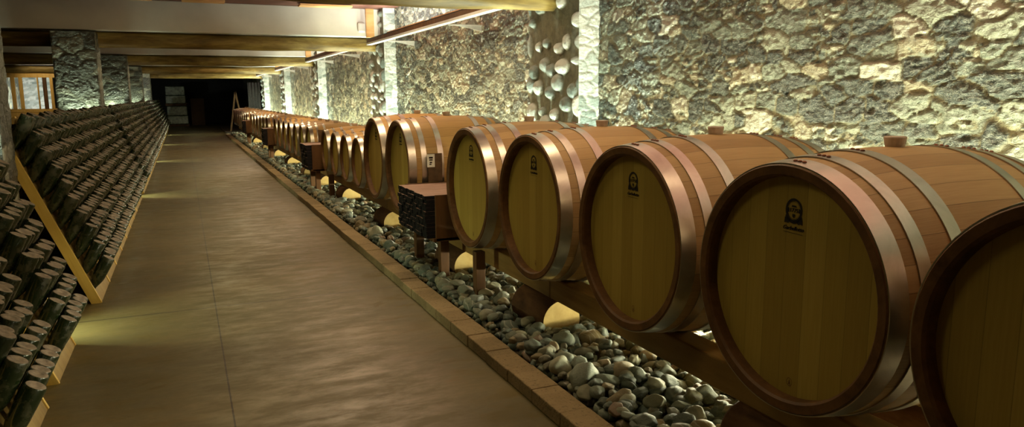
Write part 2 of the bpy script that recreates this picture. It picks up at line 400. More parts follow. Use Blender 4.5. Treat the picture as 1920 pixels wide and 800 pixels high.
# ------------------------------------------------------------------ setting
XW, XP = 3.415, 3.20                       # right wall, pilaster face
PY = [5.757, 12.54, 19.33, 26.1, 32.9]     # camera side of each pilaster
PD = 1.0
CEIL = 2.98
XL = -5.3
YE = 47.
mb = MB(); mb.box(XL, -3, -.1, XW+.3, YE, 0.); tag(mb.build('floor', M_FLOOR), kind='structure')
mb = MB(); mb.box(XL, -3, CEIL, XW+.3, YE, CEIL+.15); tag(mb.build('ceiling', M_CEIL), kind='structure')
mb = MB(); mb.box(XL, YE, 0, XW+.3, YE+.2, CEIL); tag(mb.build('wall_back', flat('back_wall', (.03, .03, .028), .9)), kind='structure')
mb = MB(); mb.box(XL, -3.2, 0, XW+.3, -3, CEIL); tag(mb.build('wall_behind', flat('front_wall', (.2, .18, .13), .9)), kind='structure')
w = Panels()
rs = [(-3., 1.3, .05), (1.3, PY[0]+.05, .0105), (PY[0]+PD-.05, PY[1]+.05, .0125), (PY[1]+PD-.05, PY[2]+.05, .022), (PY[2]+PD-.05, PY[3]+.05, .035), (PY[3]+PD-.05, PY[4]+.05, .045), (PY[4]+PD-.05, YE, .09)]
for i, (a, b, r) in enumerate(rs):
    w.add('rubble', (XW, a, 0), (0, 1, 0), (0, 0, 1), (-1, 0, 0), b-a, CEIL, r, 3+i, taper=0)
tag(w.build('wall_right', M_WALL), kind='structure')
w = Panels(); w.add('rubble', (XL, -3, 0), (0, 1, 0), (0, 0, 1), (1, 0, 0), YE+3, CEIL, .06, 31, taper=0)
tag(w.build('wall_left', M_WALL), kind='structure')

ORD = ['nearest', 'second', 'third', 'fourth', 'fifth']
for i, y in enumerate(PY):
    r = (.009, .014, .022, .03, .035)[i]
    p = Panels()
    p.add('cobble', (XP, y, 0), (0, 1, 0), (0, 0, 1), (-1, 0, 0), PD, CEIL, r, 41+i, 1)
    p.add('pale', (XP, y, 0), (1, 0, 0), (0, 0, 1), (0, -1, 0), XW-XP+.03, CEIL, r, 51+i, 0, .01)
    p.quad([(XP, y+PD, 0), (XW+.03, y+PD, 0), (XW+.03, y+PD, CEIL), (XP, y+PD, CEIL)], 1)
    o = p.build('stone_pilaster', [M_PIL, M_COB])
    tag(o, '%s stone pilaster on the right wall, cobbled side and pale edge' % ['nearest', 'second nearest', 'third nearest', 'fourth nearest', 'farthest'][i], 'pilaster', 'pilasters along the right wall')

# left row of pillars
CX0, CX1 = -1.66, -1.10
for i, y in enumerate([PY[0]]+PY[1:]):
    r = (.010, .011, .018, .03, .035)[i]; CD = .55 if i else .37
    p = Panels()
    p.add('slab', (CX0, y, 0), (1, 0, 0), (0, 0, 1), (0, -1, 0), CX1-CX0, 2.47, r, 61+i, 0, .02)
    p.add('slab', (CX1, y, 0), (0, 1, 0), (0, 0, 1), (1, 0, 0), CD, 2.47, r, 71+i, 0, .02)
    p.quad([(CX0, y, 0), (CX0, y+CD, 0), (CX0, y+CD, 2.47), (CX0, y, 2.47)]); p.quad([(CX1, y+CD, 0), (CX0, y+CD, 0), (CX0, y+CD, 2.47), (CX1, y+CD, 2.47)])
    p.quad([(CX0, y, 2.47), (CX1, y, 2.47), (CX1, y+CD, 2.47), (CX0, y+CD, 2.47)])
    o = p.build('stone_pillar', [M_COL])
    tag(o, ['rough stone pillar cut off by the left edge of the photo', 'wide dark stone pillar behind the riddling racks, second from the left edge',
            'third stone pillar from the left, rising behind the bottle racks', 'fourth stone pillar from the left, behind the bottle racks', 'farthest stone pillar of the left row, beside the dark end'][i], 'pillar', 'stone pillars of the left row')

# cross beams (white rendered) on peeled logs
def log_mesh(L, r, N_=28, seg=60, wob=.006, seed=0):
    rr = random.Random(seed); mb = MB(); ph = [rr.random()*6 for _ in range(6)]
    prof = []
    T = AX_X
    for i in range(seg+1):
        x = L*i/seg
        for k in range(N_):
            a = 2*PI*k/N_
            q = r*(1+.03*math.sin(x*1.3+ph[0]))+wob*math.sin(3*a+x*2+ph[1])+wob*.7*math.sin(5*a-x*5+ph[2])
            mb.v.append((x, q*math.cos(a)+.012*math.sin(x*.9+ph[3]), q*math.sin(a)))
    for i in range(seg):
        for k in range(N_):
            a, b = i*N_+k, i*N_+(k+1) % N_
            mb.f.append((a, a+N_, b+N_, b)); mb.m.append(0)
    mb.f.append(tuple(range(N_))); mb.m.append(1); mb.f.append(tuple(seg*N_+k for k in range(N_))[::-1]); mb.m.append(1)
    return mb
for i, y in enumerate(PY):
    mb = MB(); mb.box(XL, y+.22, 2.515, XW, y+.72, CEIL)
    tag(mb.build('rendered_beam', M_WHITE, bevel=.01), '%s white rendered cross beam resting on its log' % ['nearest', 'second nearest', 'third nearest', 'fourth nearest', 'farthest'][i], 'beam', 'white beams under the ceiling')
    o = log_mesh(XP-XL+.01, .118, seed=i).build('log_beam', [M_LOG, M_LOGEND], smooth=True); o.location = (XL, y+.50, 2.395)
    tag(o, '%s peeled log beam spanning from the pillars to the pilaster' % ['nearest', 'second nearest', 'third nearest', 'fourth nearest', 'farthest'][i], 'log beam', 'peeled log beams')
# strap and little white lamp on the beams
for i in (1, 2, 3):
    y = PY[i]+.22
    mb = MB(); mb.box(-.07, -.03, 0, .07, 0, CEIL-2.5)
    o = mb.build('wooden_batten', M_ORANGE, bevel=.003); o.location = (3.02, y, 2.5)
    tag(o, 'brown upright batten on the %s white beam' % ORD[i], 'batten', 'battens on the white beams')
mb = MB(); mb.box(-.075, -.06, 0, .055, 0, .17); o = mb.build('wall_lamp', M_WHITE, bevel=.03); o.location = (2.88, PY[1]+.22, 2.58)
tag(o, 'small white rounded box beside the batten on the white beam', 'wall lamp')
# planks under the ceiling
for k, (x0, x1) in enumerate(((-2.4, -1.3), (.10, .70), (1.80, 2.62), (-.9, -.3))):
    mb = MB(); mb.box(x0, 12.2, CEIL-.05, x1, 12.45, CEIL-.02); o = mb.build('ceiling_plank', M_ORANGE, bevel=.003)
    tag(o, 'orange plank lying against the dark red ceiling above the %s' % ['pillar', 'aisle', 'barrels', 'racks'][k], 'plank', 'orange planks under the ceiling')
mb = MB(); mb.box(-3, 12.0, CEIL-.02, XW, 12.9, CEIL-.0)

# wall rails with brackets
RX = 2.95
rails = [(-.5, 5.55), (6.7, 12.5), (13.5, 19.3), (20.3, 26.), (27.1, 32.8)]
for i, (a, b) in enumerate(rails):
    t = empty('lighting_rail', (RX, a, 2.36))
    tag(t, '%s metal lighting rail with wooden side on brackets from the stone wall' % ['nearest', 'second nearest', 'third nearest', 'fourth nearest', 'farthest'][i], 'lighting rail', 'lighting rails beside the right wall')
    L = b-a
    mb = MB(); mb.box(-.06, 0, 0, .03, L, .012); mb.box(-.06, 0, .012, -.052, L, .03); mb.box(.022, 0, .012, .03, L, .03); mb.build('metal_channel', M_METAL, t)
    mb = MB(); mb.box(-.052, 0, .014, -.035, L, .088); mb.build('side_board', M_REDWOOD, t, bevel=.002)
    mb = MB(); mb.box(-.055, 0, .09, -.02, L, .098); mb.build('cover_strip', M_DARK, t)
    n = 0; yy = .6
    while yy < L-.8:
        q = min(1.9, L-yy-.2)
        mb = MB(); mb.box(.02, yy, .09, .075, yy+q, .135); mb.build('top_plank', M_ORANGE, t, bevel=.004); yy += q+.35
    for q in (L*.32, L*.81):
        bm = MB()
        bm.box(.03, q-.02, -.012, XW-RX-.005, q+.02, .002)
        x0, x1 = .05, XW-RX
        bm.v += [(x0, q-.004, 0), (x1, q-.004, 0), (x1, q-.004, -.075), (x0, q+.004, 0), (x1, q+.004, 0), (x1, q+.004, -.075)]
        nn = len(bm.v)-6; bm.f += [(nn, nn+2, nn+1), (nn+3, nn+4, nn+5), (nn, nn+3, nn+5, nn+2), (nn+1, nn+2, nn+5, nn+4)]; bm.m += [0]*4
        bm.box(XW-RX-.012, q-.02, -.2, XW-RX-.002, q+.02, .09)
        bm.build('bracket', M_METAL, t)

# kerb and stone bed
t = empty('stone_kerb', (1.49, 0, 0)); tag(t, 'long low kerb of pitted blocks edging the concrete aisle', 'kerb')
mb = MB(); y = 1.0; rr = random.Random(5)
while y < 31.4:
    L = .305; dz = rr.uniform(-.004, .004); dx = rr.uniform(-.003, .003)
    mb.box(dx, y+.002, 0, .15+dx, y+L-.002, .074+dz); y += L
kb = mb.build('block_course', M_KERB, t, bevel=.006)
mb = MB(); mb.box(1.62, -1, 0, XW, 46, .035); tag(mb.build('gravel_bed', M_SOIL), 'dark earth under the river stones between kerb and wall', 'ground', kind='stuff')

# ------------------------------------------------------------------ river stones
def ico(sub):
    bm = bmesh.new(); bmesh.ops.create_icosphere(bm, subdivisions=sub, radius=1.)
    v = np.array([x.co[:] for x in bm.verts]); f = [tuple(q.index for q in p.verts) for p in bm.faces]; bm.free(); return v, f
def pebble(v, seed):
    rg = np.random.RandomState(seed); o = v.copy()
    for _ in range(7):                                   # planed facets
        d = rg.normal(size=3); d /= np.linalg.norm(d); lim = rg.uniform(.62, .95); s = o@d; o = o-np.outer(np.maximum(s-lim, 0)*.8, d)
    for fq in (1.3, 2.6, 5.):
        ph = rg.uniform(0, 6, 3); a = rg.normal(size=(3, 3))*fq
        o = o*(1+(.09/fq)*np.sin(v@a.T+ph).sum(1, keepdims=True))
    return o*np.array([rg.uniform(.85, 1.25), rg.uniform(.7, 1.), rg.uniform(.5, .8)])
v3, f3 = ico(4); v1, f1 = ico(2)
PEB = []
for k in range(18):
    me = bpy.data.meshes.new('river_stone'); me.from_pydata(pebble(v3, k).tolist(), [], f3); me.materials.append(M_PEB)
    me.polygons.foreach_set('use_smooth', [True]*len(me.polygons)); PEB.append(me)
LOGS = [(1.80, .45), (3.88, .47), (5.5, .5), (7.8, .45), (10.1, .45), (11.9, .4), (13.6, .4), (15.9, .4), (18.3, .4), (21, .4), (24, .4)]
LOGX, LOGR = 2.05, .13
rr = random.Random(11); spots = []
y = 1.6
while y < 31:
    step = .078 if y < 7 else .105
    x = 1.68
    while x < 3.1:
        for lay in (0, 1):
            px, py = x+rr.uniform(-.045, .045), y+rr.uniform(-.045, .045)
            s = rr.choice((.028, .034, .04, .045, .05, .062)) if y < 7 else rr.choice((.04, .05, .06))
            if rr.random() < .03: s *= 1.5
            px = max(px, 1.645+s*1.1)
            hit = any(abs(px-lx) < LOGR+.02 and ly-.03 < py < ly+ll+.03 for ly, ll in LOGS for lx in (LOGX, 2.72))
            if hit and lay == 1: continue
            z = .04+s*.35+(.05 if lay else 0)*rr.uniform(.6, 1.2)
            spots.append((px, py, z, s, rr.uniform(0, 2*PI), rr.uniform(-.4, .4), rr.uniform(-.4, .4), lay))
        x += step*.95
    y += step
vis = [q for q in spots if q[7] == 1 and in_frame(q[:3], 0) and q[0] < 2.22+.0*q[1] and q[0]/q[1] < .93]
vis.sort(key=lambda q: -q[3]/(q[1]+.3)); ind = set(id(q) for q in vis[:300])
BIG = ['speckled', 'grey-green', 'tan']
for q in spots:
    if id(q) in ind:
        o = bpy.data.objects.new('river_stone', rr.choice(PEB)); C.objects.link(o)
        o.location = q[:3]; o.scale = (q[3],)*3; o.rotation_euler = (q[5], q[6], q[4])
        tag(o, 'rounded river stone in the bed between the kerb and the barrel rail', 'stone', 'river stones beside the kerb')
low = [pebble(v1, 50+k) for k in range(10)]
VV = []; FF = []; n = 0; f1a = np.array(f1)
for q in spots:
    if id(q) in ind: continue
    b = low[rr.randrange(10)]; R = np.array(Matrix.Rotation(q[4], 3, 'Z')@Matrix.Rotation(q[5], 3, 'X')@Matrix.Rotation(q[6], 3, 'Y'))
    VV.append(b@R.T*q[3]+np.array(q[:3])); FF.append(f1a+n); n += len(b)
VV = np.concatenate(VV); FF = np.concatenate(FF)
me = bpy.data.meshes.new('river_stones'); me.from_pydata(VV.tolist(), [], FF.tolist())
o = link_mesh('river_stones', me, M_PEB, smooth=True); tag(o, 'bed of small river stones under and beyond the barrels', 'stones', 'river stones beside the kerb', 'stuff')

# ------------------------------------------------------------------ barrel cradle: logs and rails
for k, (ly, ll) in enumerate(LOGS):
    for side, lx in ((0, LOGX), (1, 2.72)):
        if side and k not in (0, 1, 2): continue
        mb = MB(); T = Matrix.Translation((0, 0, 0)) @ AX_Y
        prof = [(LOGR*.97, 0), (LOGR, .01), (LOGR*1.01, ll*.5), (LOGR*1.03, ll-.01), (LOGR, ll)]
        mb.lathe(prof, 40, T); mb.m[-1] = 1; mb.m[-2] = 1
        o = mb.build('support_log', [M_BARK, M_LOGEND], smooth=False); o.location = (lx, ly, .14)
        lab = ['log partly seen at the bottom edge of the photo', 'thick sawn log with bright cut end lying on the stones, third barrel from right', 'sawn log under the rail by the crate and its post',
               'short sawn log on the stones just beyond the first slat crate', 'short sawn log on the stones before the small barrels'][k] if k < 5 else 'small distant sawn log under the barrel rail'
        if side: lab = ['bright sawn log under the rear rail, below the nearest barrels', 'sawn log under the rear rail behind the third barrel', 'sawn log under the rear rail near the crate'][k]
        tag(o, lab, 'log', 'sawn logs under the barrel rails')
for side, x0 in ((0, 1.99), (1, 2.60)):
    mb = MB()
    ys = [0.0, 3.93, 7.9, 11.9, 15.95, 20, 24, 28, 31.2]
    for k in range(8):
        o = MB().box(0, 0, 0, .13, ys[k+1]-ys[k]-.006, .135).build('barrel_rail', M_BEAMWOOD, bevel=.008)
        o.location = (x0, ys[k], .28)
        tag(o, '%s squared timber rail, %s length from the camera' % (('front', 'rear')[side], ['first', 'second', 'third', 'fourth', 'fifth', 'sixth', 'seventh', 'eighth'][k]), 'rail', 'timber rails carrying the barrels')

# ------------------------------------------------------------------ barrels
def barrel(L, Rh, Rb, hoops, smat, seg=96, rim=.038, depth=.045, planks=34):
    """axis along x, origin under the belly; front head at -L/2"""
    root = empty('wine_barrel'); zc = Rb
    prof = lambda x: Rb-(Rb-Rh)*(abs(2*x/L))**2
    nx = 28; xs = [-L/2+L*i/nx for i in range(nx+1)]
    V = []; F = []; UV = []
    for x in xs:
        r = prof(x)
        for k in range(seg+1): a = 2*PI*k/seg; V.append((x, r*math.cos(a), zc+r*math.sin(a)))
    W = seg+1
    for i in range(nx):
        for k in range(seg):
            a = i*W+k; F.append((a, a+W, a+W+1, a+1)); UV += [(k/seg, xs[i]), (k/seg, xs[i+1]), ((k+1)/seg, xs[i+1]), ((k+1)/seg, xs[i])]
    me = bpy.data.meshes.new('staves'); me.from_pydata(V, [], F)
    ul = me.uv_layers.new(name='UVMap'); ul.data.foreach_set('uv', [c for p in UV for c in p])
    link_mesh('staves', me, smat, root, True)
    for sgn in (-1, 1):
        T = Matrix.Translation((sgn*L/2, 0, zc)) @ AX_X
        mb = MB(); ri = Rh-rim; s = -sgn
        pr = [(Rh, 0.), (Rh-.004, -s*.004), (ri+.006, -s*.004+s*.002), (ri-.002, s*.006), (ri-.004, s*depth), (ri-.012, s*(depth+.002))]
        mb.lathe(pr, 72, T, caps=(False, False)); o = mb.build('chime', M_CHIME, root, smooth=False)
        mb = MB(); T2 = Matrix.Translation((sgn*(L/2-depth), 0, 0)) @ AX_X
        mb.lathe([(.001, 0), (ri-.003, 0)], 64, T2, caps=(True, False)); o = mb.build('head', M_HEAD, root); o.location.z = zc
        if sgn < 0: head = o
    for x0, x1 in hoops:
        mb = MB(); ra, rb_ = prof(x0)+.0015, prof(x1)+.0015; th = .0035
        T = Matrix.Translation((0, 0, zc)) @ AX_X
        xm = (x0+x1)/2; rm = prof(xm)+.0015
        mb.lathe([(ra+th, x0), (rb_+th, x1)], seg, T, caps=(False, False)); mb.lathe([(ra, x0), (ra+th, x0)], seg, T, caps=(False, False)); mb.lathe([(rb_+th, x1), (rb_, x1)], seg, T, caps=(False, False))
        h = mb.build('hoop', M_HOOP, root, smooth=True)
        if planks:
            rv = MB()
            for j in range(3):
                a = PI/2+.10-.045*j*(.42/Rh); R = rm+th
                d = Vector((0, math.cos(a), math.sin(a)))
                q = Vector((0, -math.sin(a), math.cos(a)))
                Tm = Matrix(((0, 1, 0, xm+(j-1)*.0), (q.y, 0, d.y, d.y*R), (q.z, 0, d.z, zc+d.z*R), (0, 0, 0, 1)))
                rv.lathe([(.0075, 0), (.007, .003), (.004, .0055)], 10, Tm)
            rv.build('rivets', M_RIVET, h, smooth=True)
    mb = MB(); T = Matrix.Translation((0, 0, zc+Rb-.004)); mb.lathe([(.030, 0), (.034, .012), (.038, .036), (.036, .040)], 24, T)
    mb.build('bung', M_BUNG, root, bevel=0)
    return root, head
def text_mesh(body, size, shear=0., ext=.0008):
    c = bpy.data.curves.new('lettering', 'FONT'); c.body = body; c.size = size; c.shear = shear; c.extrude = ext; c.align_x = 'CENTER'; c.align_y = 'CENTER'
    o = bpy.data.objects.new('tmp', c); C.objects.link(o)
    dg = bpy.context.evaluated_depsgraph_get(); dg.update()
    me = bpy.data.meshes.new_from_object(o.evaluated_get(dg)); bpy.data.objects.remove(o)
    return me
def emblem(head, depthx, s=1., root=None):
    """ring with the year, ribbon and script below, burnt into the head; text runs towards -y"""
    bm = bmesh.new()
    TM = Matrix(((0, 0, -1, depthx), (-1, 0, 0, 0), (0, 1, 0, 0), (0, 0, 0, 1)))
    def put(me, x, y):
        b = bmesh.new(); b.from_mesh(me); bmesh.ops.translate(b, verts=b.verts, vec=(x, y, 0)); tmp = bpy.data.meshes.new('t'); b.to_mesh(tmp); b.free(); bm.from_mesh(tmp); bpy.data.meshes.remove(tmp)
    def ring(cx, cy, r0, r1, a0=0, a1=2*PI, n=48):
        vs = []
        for i in range(n+1):
            a = a0+(a1-a0)*i/n
            vs.append((bm.verts.new((cx+r0*math.cos(a), cy+r0*math.sin(a)*1.1, .0008)), bm.verts.new((cx+r1*math.cos(a), cy+r1*math.sin(a)*1.1, .0008))))
        for p, q in zip(vs, vs[1:]): bm.faces.new((p[0], p[1], q[1], q[0]))
    def poly(pts): bm.faces.new([bm.verts.new((x, y, .0008)) for x, y in pts])
    ring(0, 0, .0295, .0365); ring(0, 0, .0265, .0275)
    put(text_mesh('1775', .019), 0, -.001); poly([(-.011, .011), (.011, .011), (.008, .0165), (-.008, .0165)])
    poly([(-.028, .007), (-.021, .007), (-.021, -.008), (-.028, -.008)]); poly([(.021, .007), (.028, .007), (.028, -.008), (.021, -.008)])
    poly([(-.006, -.013), (.006, -.013), (.005, -.022), (0, -.026), (-.005, -.022)])
    for sg in (-1, 1):
        poly([(sg*.012, -.036), (sg*.030, -.024), (sg*.038, -.026), (sg*.040, -.046), (sg*.030, -.043), (sg*.022, -.047)][::sg])
    ring(0, 0, .036, .041, PI*1.15, PI*1.85, 20)
    put(text_mesh('Garbellotto', .0195, .35), 0, -.062)
    poly([(-.042, -.0755), (.044, -.0775), (.044, -.0785), (-.042, -.0768)])
    bm.transform(Matrix.Scale(s, 4)); bm.transform(TM)
    me = bpy.data.meshes.new('burnt_emblem'); bm.to_mesh(me); bm.free()
    o = link_mesh('burnt_emblem', me, M_STAMP, head); return o
HB = [(-.4985, -.432), (-.385, -.338), (-.235, -.185), (.185, .235), (.338, .385), (.432, .4985)]
HS = [(-.449, -.395), (-.345, -.31), (-.235, -.20), (.20, .235), (.31, .345), (.395, .449)]
RZ = .406
big, hd = barrel(1.0, .42, .462, HB, M_STAVE)
em = emblem(hd, -(.5-.045)-.0012); em.location = (0, 0, .265)
mk = bmesh.new()
for i in range(24):
    a0, a1 = 2*PI*i/24, 2*PI*(i+1)/24
    mk.faces.new([mk.verts.new((0, -r*math.cos(a), r*1.2*math.sin(a))) for r, a in ((.011, a0), (.0125, a0), (.0125, a1), (.011, a1))])
mk.faces.new([mk.verts.new((0, y, z)) for y, z in ((.004, -.009), (-.004, -.009), (-.001, .007), (.001, .007))])
me = bpy.data.meshes.new('brand_mark'); mk.to_mesh(me); mk.free()
M_MARK = flat('light_brand', (.17, .075, .03), .8)
o = link_mesh('brand_mark', me, M_MARK, hd); o.location = (-(.5-.045)-.0012, -.02, -.33)
bigs = [(.92, 'large oak barrel cut off by the right edge of the photo'), (1.835, 'large oak barrel, the largest shown whole, second from the right edge'),
        (2.803, 'large oak barrel, third from the right edge, reddish top'), (3.846, 'large oak barrel, fourth from the right edge, above the sawn log'),
        (4.87, 'large oak barrel just right of the nearest crate of slats'), (6.73, 'large oak barrel just beyond the nearest crate, paper notice against its flank'),
        (7.69, 'farthest of the large oak barrels, next to the small ones')]
for k, (y, lab) in enumerate(bigs):
    o = big if k == 0 else dup(big)
    o.location = (2.30, y, RZ); tag(o, lab, 'barrel', 'large oak barrels in the front of the row')
    if k >= 5:
        for ch in o.children:
            if ch.name.startswith('staves'):
                ch.data = ch.data.copy(); ch.data.materials[0] = M_STAVE2  # yellower staves here put the floor strip's yellow light into the colour
small, hs = barrel(.9, .283, .338, HS, M_STAVE2, 64, .026, .03)
ys = [8.50, 9.20, 9.89, 10.62, 12.10, 12.86, 13.60, 14.40, 15.16, 15.95, 16.72, 18.35, 19.2, 20.0, 20.9, 21.8, 22.7, 24.4, 25.3, 26.2, 27.1, 28.0, 28.9, 29.8, 30.6]
NUM = ['first', 'second', 'third', 'fourth', 'fifth', 'sixth', 'seventh', 'eighth']
for k, y in enumerate(ys):
    o = small if k == 0 else dup(small)
    o.location = (2.25, y, .42)
    if k < 4: lab = 'small oak barrel, %s of the four before the second crate' % ['nearest', 'second', 'third', 'farthest'][k]
    elif k < 11: lab = 'small oak barrel, %s beyond the second crate of slats' % NUM[k-4]
    elif k < 17: lab = 'small distant oak barrel, %s beyond the third crate of slats' % NUM[k-11]
    else: lab = 'tiny far oak barrel, %s beyond the fourth crate' % NUM[k-17]
    tag(o, lab, 'barrel', 'small oak barrels farther down the row')

# ------------------------------------------------------------------ slat crates
mb = MB(); mb.box(0, -.045, 0, .7, .045, .033); 
for i, v in enumerate(mb.v): pass
mb.box(-.002, -.0462, -.0008, .10, .0462, .0322, 1)
slat0 = mb.build('oak_slat', [M_SLAT, M_SLATEND]); slat_used = [False]
def crate(y0, y1, x0, z0, z1, where, rows, cols, depth=.72):
    t = empty('slat_crate', (x0, y0, z0)); tag(t, where, 'crate', 'crates of slats between the barrels')
    D = y1-y0
    for yy in (0, D-.022): MB().box(.07, yy, -.03, depth, yy+.022, z1-z0-.004).build('side_board', M_REDWOOD, t, bevel=.002)
    MB().box(.05, 0, -.035, depth, D, -.008).build('bottom_board', M_REDWOOD, t, bevel=.002)
    MB().box(depth-.02, .022, -.008, depth, D-.022, z1-z0+.06).build('back_board', M_REDWOOD, t, bevel=.002)
    for yy in (.05, D-.12):
        MB().box(.12, yy, -z0+.02, .19, yy+.07, -.035).build('leg', M_REDWOOD, t, bevel=.003)
    ww = (D-.05)/cols; hh = (z1-z0)/rows; r = random.Random(int(y0*100))
    for c in range(cols):
        for q in range(rows):
            if q == rows-1 and c == cols-1 and False: continue
            o = slat0 if not slat_used[0] else slat0.copy()
            if slat_used[0]: C.objects.link(o)
            slat_used[0] = True
            o.location = (x0+r.uniform(-.009, .009), y0+.025+ww*(c+.5), z0-.008+hh*q); o.scale = (.94, ww/.094, hh/.0345)
            o.rotation_euler = (0, 0, r.uniform(-.012, .012))
            tag(o, 'thin slat with a charred end stacked in the %s' % where.split(',')[0], 'slat', 'slats stacked in the '+where.split(',')[0])
crate(5.36, 6.20, 1.66, .43, .765, 'nearest slat crate, reddish wood with dark slat ends', 11, 13)
crate(11.06, 11.72, 1.62, .46, .82, 'second slat crate, between small barrels', 8, 5)
crate(17.25, 17.85, 1.62, .46, .82, 'third slat crate, far along the barrel row', 8, 5)
crate(23.3, 23.9, 1.62, .46, .82, 'fourth slat crate, tiny near the far end', 8, 5)
# posts under the rail
for y, lab in ((4.80, 'short square post under the rail beside the nearest crate'), (10.55, 'short square post under the rail before the second crate')):
    mb = MB(); mb.box(-.035, -.035, 0, .035, .035, .36); o = mb.build('support_post', M_REDWOOD, bevel=.003); o.location = (1.865, y, .06)
    tag(o, lab, 'post', 'short posts among the stones')
# notice panel
t = empty('notice_panel', (2.02, 6.24, .762)); tag(t, 'dark brown board with a small white printed notice standing on the crate', 'notice board')
MB().box(-.065, 0, 0, .065, .012, .25).build('board', M_CARD, t)
p = MB().box(-.075, -.004, .13, -.005, -.001, .245).build('paper_notice', M_PAPER, t)
q_ = MB()
for x0, x1, z0, z1 in ((-.058, -.022, .205, .222), (-.056, -.024, .188, .200), (-.052, -.030, .165, .178), (-.055, -.036, .150, .160)): q_.box(x0, -.0048, z0, x1, -.0041, z1)
q_.build('printed_lines', M_STAMP, p)
t = empty('notice_panel', (2.0, 11.78, .80)); tag(t, 'small dark board standing behind the second slat crate', 'notice board')
MB().box(-.09, 0, 0, .09, .02, .2).build('board', M_CARD, t)

# ------------------------------------------------------------------ riddling racks
LEAN = .392; e20 = math.atan(LEAN)
BW = .655; BH = 1.37/math.cos(e20); CELLY = .1045; CELLZ = .1255
def board_mesh(off_u, off_v, cols=6, rows=10, th=.03):
    """front surface in local (u along y, v up the board), holes as octagons"""
    V = []; F = []; nu, nv = cols, rows
    us = [0, off_u]+[off_u+CELLY*(i+1) for i in range(cols)]+[BW]
    vs = [0, off_v]+[off_v+CELLZ*(i+1) for i in range(rows)]+[BH]
    def pt(u, v, d): return (-d, u, v)
    def quad(u0, v0, u1, v1):
        for d in (0, th):
            n = len(V); V.extend([pt(u0, v0, d), pt(u1, v0, d), pt(u1, v1, d), pt(u0, v1, d)]); F.append((n, n+1, n+2, n+3) if d == 0 else (n+3, n+2, n+1, n))
    for i in range(len(us)-1):
        for j in range(len(vs)-1):
            u0, u1, v0, v1 = us[i], us[i+1], vs[j], vs[j+1]
            if i in (0, len(us)-2) or j in (0, len(vs)-2): quad(u0, v0, u1, v1); continue
            cu, cv = (u0+u1)/2, (v0+v1)/2; r = .032
            sq = [(u1, cv), (u1, v1), (cu, v1), (u0, v1), (u0, cv), (u0, v0), (cu, v0), (u1, v0)]
            oc = [(cu+r*math.cos(k*PI/4), cv+r*math.sin(k*PI/4)) for k in range(8)]
            n = len(V)
            for d in (0, th):
                V.extend([pt(a, b, d) for a, b in sq]+[pt(a, b, d) for a, b in oc])
            for k in range(8):
                k2 = (k+1) % 8
                F.append((n+k, n+k2, n+8+k2, n+8+k)); F.append((n+16+8+k, n+16+8+k2, n+16+k2, n+16+k)); F.append((n+8+k, n+8+k2, n+24+k2, n+24+k))
    for a, b in (((0, 0), (BW, 0)), ((BW, 0), (BW, BH)), ((BW, BH), (0, BH)), ((0, BH), (0, 0))):
        n = len(V); V.extend([pt(*a, 0), pt(*b, 0), pt(*b, th), pt(*a, th)]); F.append((n, n+3, n+2, n+1))
    me = bpy.data.meshes.new('board'); me.from_pydata(V, [], F); return me
OFFU = (BW-6*CELLY)/2; OFFV = .068
bme = board_mesh(OFFU, OFFV)
def rack_proto():
    t = empty('riddling_rack')
    b = link_mesh('front_board', bme, M_BOARD, t); b.rotation_euler = (0, -e20, 0)
    b2 = bpy.data.objects.new('rear_board', bme); C.objects.link(b2); b2.parent = t; b2.rotation_euler = (0, -e20, PI); b2.location = (-1.05, BW, 0)
    for y, nm in ((-.022, 'edge_stile'), (BW, 'edge_stile')):
        s = MB().box(-.062, y, 0, .006, y+.022, BH+.01).build(nm, M_PINE, t, bevel=.002); s.rotation_euler = (0, -e20, 0)
    MB().box(-.60, .05, 1.34, -.44, BW-.05, 1.37).build('top_hinge_board', M_BOARD, t)
    return t
rack0 = rack_proto(); RXX = {'A': -.715, 'B': -.66, 'C': -.66, 'D': -.665, 'E': -.67, 'F': -.675}
units = []
ORDS = ['first', 'second', 'third', 'fourth', 'fifth', 'sixth', 'seventh', 'eighth', 'ninth']
rows_def = [('A', [3.42, 4.45]), ('B', [6.155+.70*k for k in range(9)]), ('C', [13.1+.69*k for k in range(9)]), ('D', [19.9+.69*k for k in range(9)]), ('E', [26.7+.69*k for k in range(9)]), ('F', [33.6+.70*k for k in range(9)])]
rr = random.Random(3)
for b, ysr in rows_def:
    for k, y in enumerate(ysr):
        units.append((b, k, y))
bayname = {'A': 'bay nearest the camera', 'B': 'bay between the first two pillars', 'C': 'bay beyond the wide dark pillar', 'D': 'fourth bay of racks', 'E': 'fifth bay of racks', 'F': 'farthest bay of racks'}
for q, (b, k, y) in enumerate(units):
    o = rack0 if q == 0 else dup(rack0)
    o.location = (RXX[b], y, 0)
    if b == 'A': lab = ('riddling rack full of bottles at the bottom left corner', 'riddling rack full of bottles, second from the bottom left corner')[k]
    elif b == 'B' and k == 0: lab = 'riddling rack with the bright yellow slanting edge, beside the aisle'
    else: lab = 'leaning riddling rack of bottles, %s in the %s' % (ORDS[k], bayname[b])
    tag(o, lab, 'riddling rack', 'riddling racks along the left side')
